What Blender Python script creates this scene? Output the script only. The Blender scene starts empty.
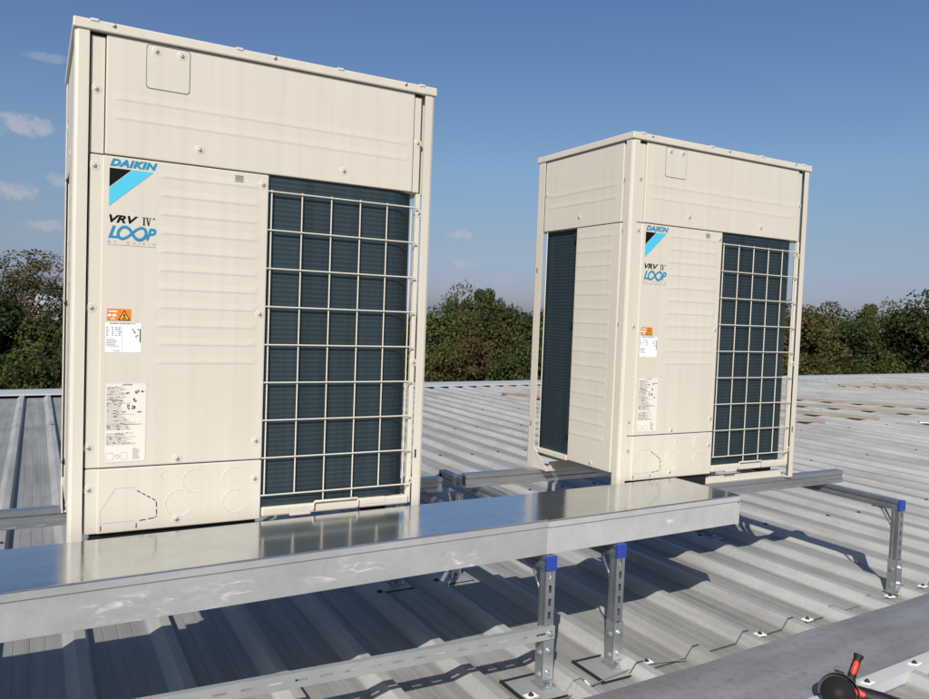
import bpy, bmesh, math, random
import numpy as np
from mathutils import Vector, Matrix
R = math.radians
sc = bpy.context.scene
COL = sc.collection

# ------------------------------------------------------------------ camera
cd = bpy.data.cameras.new('camera'); cam = bpy.data.objects.new('camera', cd); COL.objects.link(cam)
CX, CY, CZ, YAW, PITCH, ROLL, FPX = -0.0931, -2.6996, 0.8066, 0.5115, -0.0427, 0.0379, 764.69
cd.sensor_width = 36.0; cd.sensor_fit = 'HORIZONTAL'; cd.lens = FPX / 929.0 * 36.0
cd.clip_start = 0.05; cd.clip_end = 6000
fw = Vector((math.sin(YAW)*math.cos(PITCH), math.cos(YAW)*math.cos(PITCH), math.sin(PITCH)))
r0 = Vector((math.cos(YAW), -math.sin(YAW), 0)); u0 = r0.cross(fw)
rr = r0*math.cos(ROLL) + u0*math.sin(ROLL); uu = u0*math.cos(ROLL) - r0*math.sin(ROLL)
M = Matrix((rr, uu, -fw)).transposed().to_4x4(); M.translation = Vector((CX, CY, CZ))
cam.matrix_world = M
sc.camera = cam

# ------------------------------------------------------------------ world, sun, exposure
SUN_TO = Vector((-0.43, -0.525, 0.51)).normalized()
SUN_EL = math.asin(SUN_TO.z); SUN_AZ = math.atan2(SUN_TO.x, SUN_TO.y)
w = bpy.data.worlds.new('World'); sc.world = w; w.use_nodes = True
nt = w.node_tree; nt.nodes.clear()
def N(nt, t, **kw):
    n = nt.nodes.new(t)
    for k, v in kw.items(): setattr(n, k, v)
    return n
wo = N(nt, 'ShaderNodeOutputWorld')
sky = N(nt, 'ShaderNodeTexSky', sky_type='NISHITA', sun_disc=False)
sky.sun_elevation = SUN_EL; sky.sun_rotation = SUN_AZ % (2*math.pi)
sky.air_density = 0.85; sky.dust_density = 1.3; sky.ozone_density = 4.0; sky.altitude = 120
bg = N(nt, 'ShaderNodeBackground'); bg.inputs[1].default_value = 0.092
def mathn(nt, op, a, b=None, c=None):
    n = N(nt, 'ShaderNodeMath', operation=op)
    for i, v in enumerate((a, b, c)):
        if v is None: continue
        if isinstance(v, (int, float)): n.inputs[i].default_value = v
        else: nt.links.new(v, n.inputs[i])
    return n.outputs[0]
tc = N(nt, 'ShaderNodeTexCoord'); sx = N(nt, 'ShaderNodeSeparateXYZ'); nt.links.new(tc.outputs['Generated'], sx.inputs[0])
az = mathn(nt, 'ARCTAN2', sx.outputs[0], sx.outputs[1]); el = mathn(nt, 'ARCSINE', sx.outputs[2])
cn = N(nt, 'ShaderNodeTexNoise'); cn.inputs['Scale'].default_value = 62; cn.inputs['Detail'].default_value = 6; cn.inputs['Roughness'].default_value = 0.62
nt.links.new(tc.outputs['Generated'], cn.inputs['Vector'])
noise = mathn(nt, 'MULTIPLY_ADD', cn.outputs['Fac'], 3.6, -1.8)
# small fair-weather clouds: azimuth, elevation, half width, half height (degrees), density
CLOUDS = [(-0.9, 11.0, 2.3, 0.75, .62), (-3.2, 11.0, 2.2, .9, .6), (-1.8, 6.9, 2.2, .7, .6), (1.1, 7.9, .8, .5, .45), (0.4, 15.3, 1.8, .35, .30),
          (0.7, 4.9, 1.9, .45, .45), (28.6, 6.1, 1.3, .45, .5), (29.2, 3.9, 1.5, .5, .35), (32.2, 2.9, 1.2, .5, .2), (42, 7.5, 3.0, .3, .1), (-14, 12, 5, 1.2, .6), (-20, 7, 4, 1, .5), (66, 8, 5, .7, .3)]
tot = None
for a, e, ww, hh, k in CLOUDS:
    da = mathn(nt, 'MULTIPLY', mathn(nt, 'SUBTRACT', az, R(a)), 1/R(ww)); de = mathn(nt, 'MULTIPLY', mathn(nt, 'SUBTRACT', el, R(e)), 1/R(hh))
    d2 = mathn(nt, 'ADD', mathn(nt, 'MULTIPLY', da, da), mathn(nt, 'MULTIPLY', de, de))
    v = mathn(nt, 'ADD', mathn(nt, 'SUBTRACT', 1.0, d2), noise)
    mr = N(nt, 'ShaderNodeMapRange', interpolation_type='SMOOTHSTEP'); mr.inputs[1].default_value = 0.05; mr.inputs[2].default_value = 1.2
    mr.inputs[4].default_value = k; nt.links.new(v, mr.inputs[0])
    near = N(nt, 'ShaderNodeMapRange', interpolation_type='SMOOTHSTEP'); near.inputs[1].default_value = 2.6; near.inputs[2].default_value = 1.0; nt.links.new(d2, near.inputs[0])
    m = mathn(nt, 'MULTIPLY', mr.outputs[0], near.outputs[0])
    tot = m if tot is None else mathn(nt, 'MAXIMUM', tot, m)
mixc = N(nt, 'ShaderNodeMix', data_type='RGBA'); nt.links.new(tot, mixc.inputs[0])
tint = N(nt, 'ShaderNodeValToRGB'); te = tint.color_ramp.elements
TINT = [(0.0, (.92, .86, 1.05)), (3.0, (.93, .83, .95)), (5.5, (1.02, .90, .86)), (11.0, (1.17, 1.15, 1.08)), (24.0, (1.01, 1.11, 1.25))]
te[0].position, te[0].color = 0.0, (*[x/1.25 for x in TINT[0][1]], 1); te[1].position, te[1].color = TINT[-1][0]/30, (*[x/1.25 for x in TINT[-1][1]], 1)
for d_, c_ in TINT[1:-1]: q_ = te.new(d_/30); q_.color = (*[x/1.25 for x in c_], 1)
nt.links.new(mathn(nt, 'MULTIPLY', el, 1/R(30)), tint.inputs[0])
tm_ = N(nt, 'ShaderNodeMix', data_type='RGBA', blend_type='MULTIPLY'); tm_.inputs[0].default_value = 1.0
nt.links.new(sky.outputs[0], tm_.inputs[6]); nt.links.new(tint.outputs[0], tm_.inputs[7])
nt.links.new(tm_.outputs[2], mixc.inputs[6]); mixc.inputs[7].default_value = (4.6, 4.55, 5.0, 1)
nt.links.new(mixc.outputs[2], bg.inputs[0]); nt.links.new(bg.outputs[0], wo.inputs[0])

sl = bpy.data.lights.new('sun', 'SUN'); sl.energy = 5.0; sl.angle = R(0.5); sl.color = (1.0, 0.945, 0.865)
so = bpy.data.objects.new('sun', sl); COL.objects.link(so); so.rotation_euler = (-SUN_TO).to_track_quat('-Z', 'Y').to_euler(); so.location = (-8, -10, 9)
vs = sc.view_settings; vs.view_transform = 'Standard'; vs.look = 'None'; vs.exposure = 0.25; vs.gamma = 1.0; vs.use_curve_mapping = False
sc.cycles.max_bounces = 8

# ------------------------------------------------------------------ helpers
def link(o, parent=None):
    COL.objects.link(o)
    if parent is not None: o.parent = parent
    return o
def tag(o, label=None, cat=None, group=None, kind=None):
    if label: o['label'] = label
    if cat: o['category'] = cat
    if group: o['group'] = group
    if kind: o['kind'] = kind
    return o
def empty(name, loc=(0, 0, 0), rz=0, label=None, cat=None, group=None, kind=None):
    o = bpy.data.objects.new(name, None); link(o); o.location = loc; o.rotation_euler = (0, 0, rz); o.empty_display_size = 0.2
    return tag(o, label, cat, group, kind)
def copy_tree(o, parent=None):
    c = o.copy(); COL.objects.link(c)
    if parent is not None: c.parent = parent
    for ch in list(o.children): copy_tree(ch, c)
    return c

class MB:
    """collects shapes for one mesh"""
    def __init__(s): s.v = []; s.f = []; s.m = []; s.sm = []
    def add(s, verts, faces, mi=0, smooth=False, mat=None):
        o = len(s.v)
        for p in verts:
            p = Vector(p)
            s.v.append(tuple(mat @ p) if mat else tuple(p))
        for f in faces: s.f.append(tuple(i+o for i in f)); s.m.append(mi); s.sm.append(smooth)
        return s
    def bm(s, b, mi=0, smooth=False, mat=None):
        b.verts.index_update(); s.add([v.co for v in b.verts], [[v.index for v in f.verts] for f in b.faces], mi, smooth, mat); b.free(); return s
    def box(s, x0, x1, y0, y1, z0, z1, mi=0, bev=0.0, mat=None, seg=2):
        b = bmesh.new(); bmesh.ops.create_cube(b, size=1.0)
        for v in b.verts: v.co = Vector((x0 + (v.co.x+.5)*(x1-x0), y0 + (v.co.y+.5)*(y1-y0), z0 + (v.co.z+.5)*(z1-z0)))
        if bev: bmesh.ops.bevel(b, geom=b.edges[:], offset=bev, segments=seg, affect='EDGES', profile=.5)
        return s.bm(b, mi, False, mat)
    def prism(s, poly, axis, a, c, mi=0, smooth=False, mat=None):
        """extrude a 2-d polygon along an axis: x -> (y,z) ; y -> (x,z) ; z -> (x,y)"""
        P = {'x': lambda p, t: (t, p[0], p[1]), 'y': lambda p, t: (p[0], t, p[1]), 'z': lambda p, t: (p[0], p[1], t)}[axis]
        n = len(poly); vs_ = [P(p, a) for p in poly] + [P(p, c) for p in poly]
        s.add(vs_, [tuple(range(n)), tuple(range(2*n-1, n-1, -1))], mi, False, mat)
        s.add(vs_, [(i, (i+1) % n, n+(i+1) % n, n+i) for i in range(n)], mi, smooth, mat); return s
    def tube(s, pts, r, n=8, mi=0, caps=True, mat=None):
        pts = [Vector(p) for p in pts]; rings = []; ref = None
        rs = r if isinstance(r, (list, tuple)) else [r]*len(pts)
        for i, p in enumerate(pts):
            t = (pts[min(i+1, len(pts)-1)] - pts[max(i-1, 0)]).normalized()
            if ref is None: ref = t.orthogonal().normalized()
            ref = (ref - t*ref.dot(t)).normalized(); b = t.cross(ref)
            rings.append([p + (ref*math.cos(2*math.pi*k/n) + b*math.sin(2*math.pi*k/n))*rs[i] for k in range(n)])
        vs_ = [v for g in rings for v in g]; fs = []
        for i in range(len(pts)-1):
            for k in range(n): fs.append((i*n+k, i*n+(k+1) % n, (i+1)*n+(k+1) % n, (i+1)*n+k))
        s.add(vs_, fs, mi, True, mat)
        if caps: s.add(rings[0], [tuple(range(n-1, -1, -1))], mi, False, mat); s.add(rings[-1], [tuple(range(n))], mi, False, mat)
        return s
    def lathe(s, prof, n=16, mi=0, mat=None, smooth=True):
        """prof: (radius, height) along local +Z"""
        vs_ = []; fs = []
        for r, h in prof: vs_ += [(r*math.cos(2*math.pi*k/n), r*math.sin(2*math.pi*k/n), h) for k in range(n)]
        for i in range(len(prof)-1):
            for k in range(n): fs.append((i*n+k, i*n+(k+1) % n, (i+1)*n+(k+1) % n, (i+1)*n+k))
        return s.add(vs_, fs, mi, smooth, mat)
    def poly(s, pts, mi=0, mat=None): return s.add(pts, [tuple(range(len(pts)))], mi, False, mat)
    def build(s, name, mats, parent=None):
        me = bpy.data.meshes.new(name); me.from_pydata(s.v, [], s.f)
        for m in (mats if isinstance(mats, (list, tuple)) else [mats]): me.materials.append(m)
        me.polygons.foreach_set('material_index', s.m); me.polygons.foreach_set('use_smooth', s.sm)
        me.update(); me.validate()
        return link(bpy.data.objects.new(name, me), parent)

# ------------------------------------------------------------------ materials
def mat(name, col, rough=.5, metal=0.0, spec=.5):
    m = bpy.data.materials.new(name); m.use_nodes = True; b = m.node_tree.nodes['Principled BSDF']
    b.inputs['Base Color'].default_value = (*col, 1); b.inputs['Roughness'].default_value = rough; b.inputs['Metallic'].default_value = metal
    b.inputs['Specular IOR Level'].default_value = spec
    return m, m.node_tree, b
def noise_tex(nt, scale, detail=4, vec=None, stretch=None, rough=.55, coord='Object'):
    t = N(nt, 'ShaderNodeTexNoise'); t.inputs['Scale'].default_value = scale; t.inputs['Detail'].default_value = detail; t.inputs['Roughness'].default_value = rough
    c = N(nt, 'ShaderNodeTexCoord'); out = c.outputs[coord]
    if stretch:
        mp = N(nt, 'ShaderNodeMapping'); mp.inputs['Scale'].default_value = stretch; nt.links.new(out, mp.inputs[0]); out = mp.outputs[0]
    nt.links.new(out, t.inputs['Vector']); return t.outputs['Fac']
def ramp(nt, fac, stops):
    r = N(nt, 'ShaderNodeValToRGB'); e = r.color_ramp.elements
    e[0].position, e[0].color = stops[0][0], (*stops[0][1], 1); e[1].position, e[1].color = stops[-1][0], (*stops[-1][1], 1)
    for p, c in stops[1:-1]:
        q = e.new(p); q.color = (*c, 1)
    nt.links.new(fac, r.inputs[0]); return r.outputs[0]
def maprange(nt, fac, a, b, c=0., d=1., smooth=False):
    r = N(nt, 'ShaderNodeMapRange'); r.interpolation_type = 'SMOOTHSTEP' if smooth else 'LINEAR'
    for i, v in enumerate((a, b, c, d)): r.inputs[i+1].default_value = v
    nt.links.new(fac, r.inputs[0]); return r.outputs[0]
def mixcol(nt, fac, a, b, blend='MIX'):
    m = N(nt, 'ShaderNodeMix', data_type='RGBA', blend_type=blend)
    for i, v in ((0, fac), (6, a), (7, b)):
        if isinstance(v, (int, float)): m.inputs[i].default_value = v
        elif isinstance(v, tuple): m.inputs[i].default_value = (*v, 1)
        else: nt.links.new(v, m.inputs[i])
    return m.outputs[2]
def bump(nt, b, h, strength=.2, dist=.002):
    n = N(nt, 'ShaderNodeBump'); n.inputs['Strength'].default_value = strength; n.inputs['Distance'].default_value = dist
    nt.links.new(h, n.inputs['Height']); nt.links.new(n.outputs[0], b.inputs['Normal'])

MT = {}
def simple(k, *a, **kw): MT[k] = mat(k, *a, **kw)[0]
# ivory powder coat with faint run-off streaks
m, t, b = mat('ivory_paint', (.63, .585, .505), .42)
st = noise_tex(t, 1.0, 3, stretch=(38, 38, .9)); sp = noise_tex(t, 3.0, 5)
c1 = ramp(t, st, [(.28, (.505, .467, .392)), (.52, (.526, .487, .411)), (.75, (.535, .498, .424))])
c2 = ramp(t, sp, [(.3, (.965, .965, .96)), (.7, (1, 1, 1))])
t.links.new(mixcol(t, 1.0, c1, c2, 'MULTIPLY'), b.inputs['Base Color']); t.links.new(maprange(t, sp, .3, .7, .36, .5), b.inputs['Roughness'])
bump(t, b, mathn(t, 'ADD', noise_tex(t, 420, 2), mathn(t, 'MULTIPLY', noise_tex(t, 2.6, 1), 6.0)), .08, .0008); MT['ivory'] = m
# coil: dark blue-green finned heat exchanger
m, t, b = mat('coil_fins', (.022, .036, .048), .58, 0.75, .5)
tcx = N(t, 'ShaderNodeTexCoord'); s_ = N(t, 'ShaderNodeSeparateXYZ'); t.links.new(tcx.outputs['Object'], s_.inputs[0])
tube_rows = mathn(t, 'SINE', mathn(t, 'MULTIPLY', s_.outputs[2], 2*math.pi/.0168))
cc1 = ramp(t, maprange(t, tube_rows, -1, 1), [(.0, (.034, .053, .061)), (.7, (.039, .059, .068)), (.95, (.051, .074, .083)), (1., (.054, .078, .087))])
vn = noise_tex(t, 1.0, 2, stretch=(26, 26, .5)); cc2 = ramp(t, vn, [(.3, (.82, .85, .87)), (.7, (1.15, 1.15, 1.15))])
t.links.new(mixcol(t, 1.0, cc1, cc2, 'MULTIPLY'), b.inputs['Base Color'])
bump(t, b, tube_rows, .10, .001); MT['coil'] = m
# galvanised sheet (duct), with scuffed chalky wipes on the upright side
def galv(name, scuffs, rough_lo, rough_hi, base=(.50, .515, .53), met=.93):
    m, t, b = mat(name, base, .3, 1.0)
    sp = noise_tex(t, 14, 4); lo = noise_tex(t, 1.6, 3, stretch=(1, 3, 3))
    col = mixcol(t, 1.0, ramp(t, sp, [(.3, tuple(x*.95 for x in base)), (.7, tuple(min(1, x*1.05) for x in base))]), ramp(t, lo, [(.3, (.88, .89, .9)), (.7, (1.06, 1.05, 1.04))]), 'MULTIPLY')
    vo = N(t, 'ShaderNodeTexVoronoi'); vo.inputs['Scale'].default_value = 120; vtc = N(t, 'ShaderNodeTexCoord'); t.links.new(vtc.outputs['Object'], vo.inputs['Vector'])
    vs_ = N(t, 'ShaderNodeSeparateColor'); t.links.new(vo.outputs['Color'], vs_.inputs[0])
    col = mixcol(t, 1.0, col, ramp(t, vs_.outputs[0], [(0, (.965, .965, .967)), (1, (1.025, 1.025, 1.025))]), 'MULTIPLY')
    rg = maprange(t, lo, .3, .7, rough_lo, rough_hi)
    if scuffs:
        tc_ = N(t, 'ShaderNodeTexCoord'); sep = N(t, 'ShaderNodeSeparateXYZ'); t.links.new(tc_.outputs['Object'], sep.inputs[0])
        mask = None
        for (cx_, wx, cz_, wz) in scuffs:
            d = mathn(t, 'ADD', mathn(t, 'POWER', mathn(t, 'ABSOLUTE', mathn(t, 'MULTIPLY', mathn(t, 'SUBTRACT', sep.outputs[0], cx_), 1/wx)), 2), mathn(t, 'POWER', mathn(t, 'ABSOLUTE', mathn(t, 'MULTIPLY', mathn(t, 'SUBTRACT', sep.outputs[2], cz_), 1/wz)), 2))
            k = maprange(t, d, 1.0, .1, 0, 1, True); mask = k if mask is None else mathn(t, 'MAXIMUM', mask, k)
        nz = N(t, 'ShaderNodeTexNoise'); nz.inputs['Scale'].default_value = 11; nz.inputs['Detail'].default_value = 8; nz.inputs['Distortion'].default_value = 1.1; nz.inputs['Roughness'].default_value = .65
        mp = N(t, 'ShaderNodeMapping'); mp.inputs['Rotation'].default_value = (0, R(28), 0); mp.inputs['Scale'].default_value = (1.0, 1, 3.2)
        t.links.new(tc_.outputs['Object'], mp.inputs[0]); t.links.new(mp.outputs[0], nz.inputs['Vector'])
        f = mathn(t, 'MULTIPLY', mathn(t, 'MULTIPLY', mask, maprange(t, nz.outputs['Fac'], .5, .74, 0, 1, True)), .72)
        col = mixcol(t, f, col, (.78, .78, .78))
        mm = N(t, 'ShaderNodeMix'); t.links.new(f, mm.inputs[0]); mm.inputs[2].default_value = met; mm.inputs[3].default_value = 0.1
        t.links.new(mm.outputs[0], b.inputs['Metallic'])
        r2 = N(t, 'ShaderNodeMix'); t.links.new(f, r2.inputs[0]); t.links.new(rg, r2.inputs[2]); r2.inputs[3].default_value = .7; rg = r2.outputs[0]
    else: b.inputs['Metallic'].default_value = met
    t.links.new(col, b.inputs['Base Color']); t.links.new(rg, b.inputs['Roughness'])
    bump(t, b, noise_tex(t, 2.2, 2, stretch=(1, 1.4, 1.4)), .10, .004)
    return m
MT['duct_top'] = galv('galvanised_cover', None, .10, .20, (.56, .58, .59))
MT['duct_side'] = galv('galvanised_side', [(-2.46, .24, .035, .06), (-2.27, .13, .045, .05), (-1.88, .18, .06, .06), (-1.45, .10, .03, .05)], .36, .52, (.49, .49, .485), .58)
MT['duct_side_pale'] = galv('galvanised_side_pale', [(-.45, .05, .06, .02)], .42, .54, (.52, .52, .505), .38)  # right section: paler and less metallic than the left
MT['plate'] = galv('zinc_plate', None, .42, .6, (.36, .375, .37), .4)
MT['strut'] = galv('galvanised_strut', None, .32, .46, (.40, .415, .425), .86)
MT['bright_zinc'] = galv('bright_zinc', None, .28, .42, (.50, .52, .525), .8)
# coated roof sheet, weathered, with dirt drawn along the ribs
def roofmat(name, lo, mid, hi):
    m, t, b = mat(name, mid, .5)
    s1 = noise_tex(t, 1.0, 5, stretch=(16, .7, 1)); s2 = noise_tex(t, 1.3, 5, rough=.65); s3 = noise_tex(t, 60, 3)
    c = ramp(t, s1, [(.28, lo), (.5, mid), (.74, hi)])
    c = mixcol(t, 1.0, c, ramp(t, s2, [(.3, (.78, .77, .745)), (.58, (1, 1, 1)), (.8, (1.06, 1.06, 1.06))]), 'MULTIPLY')
    c = mixcol(t, 1.0, c, ramp(t, s3, [(.25, (.9, .9, .89)), (.5, (1, 1, 1)), (.75, (1.04, 1.04, 1.04))]), 'MULTIPLY')
    tco = N(t, 'ShaderNodeTexCoord'); spz = N(t, 'ShaderNodeSeparateXYZ'); t.links.new(tco.outputs['Object'], spz.inputs[0])
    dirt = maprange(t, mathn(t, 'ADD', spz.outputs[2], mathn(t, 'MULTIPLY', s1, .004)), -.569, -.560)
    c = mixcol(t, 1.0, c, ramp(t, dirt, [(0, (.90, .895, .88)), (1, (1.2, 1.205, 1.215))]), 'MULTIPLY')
    t.links.new(c, b.inputs['Base Color']); t.links.new(maprange(t, s2, .3, .7, .42, .6), b.inputs['Roughness'])
    bump(t, b, noise_tex(t, 5, 3, stretch=(1, .3, 1)), .15, .004)
    return m
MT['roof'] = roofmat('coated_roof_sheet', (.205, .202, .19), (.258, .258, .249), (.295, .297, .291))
# membrane strip
m, t, b = mat('grey_membrane', (.16, .165, .175), .62)
s1 = noise_tex(t, 2.2, 5, stretch=(.6, 2.4, 1)); s2 = noise_tex(t, 30, 5, rough=.7); s3 = noise_tex(t, 1.0, 3, stretch=(1.2, 4, 1))
c = ramp(t, s1, [(.3, (.125, .123, .121)), (.5, (.165, .166, .172)), (.72, (.212, .217, .228))])
c = mixcol(t, 1.0, c, ramp(t, s2, [(.28, (.72, .71, .7)), (.48, (1, 1, 1)), (.8, (1.08, 1.08, 1.08))]), 'MULTIPLY')
t.links.new(c, b.inputs['Base Color']); t.links.new(maprange(t, s3, .3, .7, .45, .75), b.inputs['Roughness']); bump(t, b, s2, .25, .002)
MT['membrane'] = m
simple('flashing', (.40, .41, .415), .5); simple('edge_metal', (.34, .36, .375), .5)
simple('black_rubber', (.012, .012, .013), .7)
simple('dark_gap', (.006, .006, .006), .9)
simple('lap_gap_dark', (.045, .045, .044), .8)
simple('seam', (.10, .095, .085), .8)
simple('blue_plastic', (.014, .042, .25), .42)
simple('screw_steel', (.42, .39, .33), .5, .35)
simple('black_print', (.003, .003, .0035), .75, 0, .15)
simple('cyan_print', (.055, .42, .58), .5)
simple('blue_print', (.003, .19, .36), .5)
simple('grey_print', (.16, .16, .16), .6)
simple('faint_print', (.34, .33, .31), .6)
simple('label_paper', (.61, .575, .50), .5)
simple('plate_white', (.72, .73, .74), .4)
simple('orange_print', (.62, .17, .03), .45)
simple('yellow_print', (.72, .42, .03), .45)
simple('white_print', (.8, .76, .68), .5)
simple('washer_white', (.72, .72, .68), .5)
simple('red_grip', (.62, .035, .02), .5)
simple('black_plastic', (.010, .010, .011), .6, 0, .3)
simple('dark_guard', (.010, .010, .011), .7, 0, .3)
m, t, b = mat('batten_wood', (.40, .32, .2), .75)
g = noise_tex(t, 1, 5, stretch=(3, 60, 60)); t.links.new(ramp(t, g, [(.3, (.155, .13, .095)), (.7, (.27, .235, .175))]), b.inputs['Base Color']); MT['wood'] = m
m, t, b = mat('bark', (.09, .07, .05), .9); t.links.new(ramp(t, noise_tex(t, 9, 4, stretch=(3, 3, .5)), [(.3, (.05, .04, .03)), (.7, (.13, .1, .075))]), b.inputs['Base Color']); MT['bark'] = m
m, t, b = mat('rendered_wall', (.4, .39, .37), .8); t.links.new(ramp(t, noise_tex(t, 2, 4), [(.3, (.35, .34, .32)), (.7, (.44, .43, .41))]), b.inputs['Base Color']); MT['wall'] = m
simple('house_wall', (.55, .56, .58), .7); simple('house_roof', (.33, .36, .40), .45); simple('house_glass', (.05, .07, .09), .12)
m, t, b = mat('field_ground', (.07, .085, .035), .95)
t.links.new(ramp(t, noise_tex(t, .05, 6), [(.3, (.05, .065, .022)), (.55, (.08, .09, .035)), (.75, (.12, .1, .05))]), b.inputs['Base Color']); MT['field'] = m
m, t, b = mat('heath_hill', (.13, .09, .06), .95)
t.links.new(ramp(t, noise_tex(t, .06, 8, rough=.7), [(.3, (.06, .055, .03)), (.5, (.13, .085, .06)), (.7, (.19, .12, .085))]), b.inputs['Base Color']); MT['hill'] = m
def leafmat(name, a, bb, c):
    m, t, b = mat(name, bb, .75, 0, .12)
    gi = N(t, 'ShaderNodeNewGeometry'); oi = N(t, 'ShaderNodeObjectInfo')
    n1 = noise_tex(t, .8, 3)
    f = mathn(t, 'ADD', mathn(t, 'MULTIPLY', gi.outputs['Random Per Island'], .45), mathn(t, 'MULTIPLY_ADD', n1, 1.1, -.28))
    f = mathn(t, 'ADD', f, mathn(t, 'MULTIPLY_ADD', oi.outputs['Random'], .24, -.12))
    t.links.new(ramp(t, f, [(.1, a), (.5, bb), (.9, c)]), b.inputs['Base Color'])
    b.inputs['Transmission Weight'].default_value = 0
    tr = N(t, 'ShaderNodeBsdfTranslucent'); tr.inputs[0].default_value = (*[x*1.3 for x in c], 1)
    mx = N(t, 'ShaderNodeMixShader'); mx.inputs[0].default_value = .18
    out = t.nodes['Material Output']; t.links.new(b.outputs[0], mx.inputs[1]); t.links.new(tr.outputs[0], mx.inputs[2]); t.links.new(mx.outputs[0], out.inputs[0])
    return m
MT['leaf_dark'] = leafmat('leaves_dark', (.013, .019, .006), (.033, .043, .013), (.075, .085, .026))
MT['leaf_mid'] = leafmat('leaves_mid', (.015, .023, .008), (.041, .054, .015), (.088, .098, .028))
MT['leaf_olive'] = leafmat('leaves_olive', (.022, .024, .009), (.056, .053, .019), (.105, .09, .03))
MT['leaf_rust'] = leafmat('leaves_rust', (.03, .028, .012), (.066, .047, .021), (.115, .08, .036))

# ------------------------------------------------------------------ the terrain
g = MB(); g.box(-3000, 3000, -3000, 3000, -7.6, -7.0); tag(g.build('ground', MT['field']), kind='structure')
def hill(name, cx, cy, rx, ry, h, mt, seed):
    rnd = np.random.RandomState(seed); n = 40; V = []; F = []
    ph = rnd.rand(6)*6.28
    for i in range(n+1):
        for j in range(n+1):
            a, b_ = i/n*2-1, j/n*2-1; d = math.sqrt(a*a+b_*b_)
            k = max(0, math.cos(min(1, d)*math.pi/2))**1.3
            k *= 1 + .16*math.sin(a*7+ph[0])*math.sin(b_*6+ph[1]) + .09*math.sin(a*17+ph[2])
            V.append((cx+a*rx, cy+b_*ry, -7.2 + k*h))
    for i in range(n):
        for j in range(n): F.append((i*(n+1)+j, (i+1)*(n+1)+j, (i+1)*(n+1)+j+1, i*(n+1)+j+1))
    q = MB(); q.add(V, F, 0, True); return tag(q.build(name, mt), kind='structure')
hill('hill', 60, 620, 330, 160, 17, MT['hill'], 3)
hill('hill', -260, 760, 300, 160, 22, MT['hill'], 5)
hill('hill', 640, 560, 300, 200, 15, MT['field'], 8)

# ------------------------------------------------------------------ the building with its sheet metal roof
ZR = -0.57; PER = 0.322; RX = 0.433; RW = 0.098; RH = 0.044
bld = empty('warehouse', (12, 4, -7.0), 0, 'low industrial building under the pale grey ribbed sheet metal roof that carries both cooling units', 'building')
def bchild(o): o.parent = bld; o.matrix_parent_inverse = Matrix.Translation((-12, -4, 7.0)); return o
def far_y(x): return 9.78 + .073*x
def lap_y(x): return -.62 + .055*x + .04
X0, X1 = -7.0, 33.0
def profile(x0, x1, fine=True):
    pts = []; k0 = int(math.floor((x0-RX)/PER)); k1 = int(math.ceil((x1-RX)/PER))
    for k in range(k0, k1+1):
        e = RX + k*PER
        pts += [(e-RW, 0), (e-.056, RH), (e-.0165, RH), (e, 0)]
        if fine:
            w_ = PER-RW
            for q in (.25, .5, .75):
                c = e + q*w_; pts += [(c-.0035, 0), (c-.001, -.0018), (c+.001, -.0018), (c+.0035, 0)]
    return [p for p in pts if x0 <= p[0] <= x1]
def sheet(name, ya, yb, z, prof):
    V = []; F = []; n = len(prof)
    for (x, h) in prof: V.append((x, ya(x), z+h)); V.append((x, yb(x), z+h))
    for i in range(n-1): F.append((2*i, 2*i+2, 2*i+3, 2*i+1))
    q = MB(); q.add(V, F); return bchild(q.build(name, MT['roof']))
PR = profile(X0, X1)
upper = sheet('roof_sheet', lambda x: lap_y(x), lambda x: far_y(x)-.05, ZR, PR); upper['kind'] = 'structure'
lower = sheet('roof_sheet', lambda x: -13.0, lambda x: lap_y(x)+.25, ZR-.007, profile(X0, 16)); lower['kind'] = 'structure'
# dark strip painting in the shade of the open lap, following the ribs
q = MB(); sp_ = profile(1.2, 16, False)
V = []; F = []
for (x, h) in sp_:
    hh = .0
    V += [(x, lap_y(x)+.004, ZR-.007+h-.001), (x, lap_y(x)+.004, ZR+h-.001), (x, lap_y(x)-.004-hh*.4, ZR-.0045+h+.001*math.sin(x*6.)), (x, lap_y(x)-.001, ZR-.0028+h)]
runs = []; cur = []
for i in range(len(sp_)-1):
    a, c = 4*i, 4*i+4
    if math.sin(sp_[i][0]*3.1)+.35*math.sin(sp_[i][0]*11) > -.2: cur += [(a+2, c+2, c+3, a+3), (a+3, c+3, c+1, a+1)]
    elif cur: runs.append(cur); cur = []
if cur: runs.append(cur)
for fs in runs:
    ids = sorted({k for f in fs for k in f}); mp_ = {k: n_ for n_, k in enumerate(ids)}
    q = MB(); q.add([V[k] for k in ids], [tuple(mp_[k] for k in f) for f in fs]); bchild(q.build('lap_gap_strip', MT['lap_gap_dark']))
# roof screws: part of the sheet, dark heads on the ribs at the purlin lines
q = MB(); rnd = random.Random(4)
for k in range(-8, 95):
    xr = RX + k*PER - .036
    for yy in (.62, 2.1, 3.6, 5.1, 6.6, 8.1, 9.4):
        if rnd.random() < .5: continue
        yb = yy + .05*xr*.6
        if yb > far_y(xr)-.3: continue
        q.lathe([(.016, 0), (.016, .002), (.009, .0025), (.008, .008), (0.0001, .009)], 8, 0, Matrix.Translation((xr, yb+rnd.uniform(-.04, .04), ZR+RH)))
bchild(q.build('screw_row', MT['black_rubber']))['kind'] = 'stuff'
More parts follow.
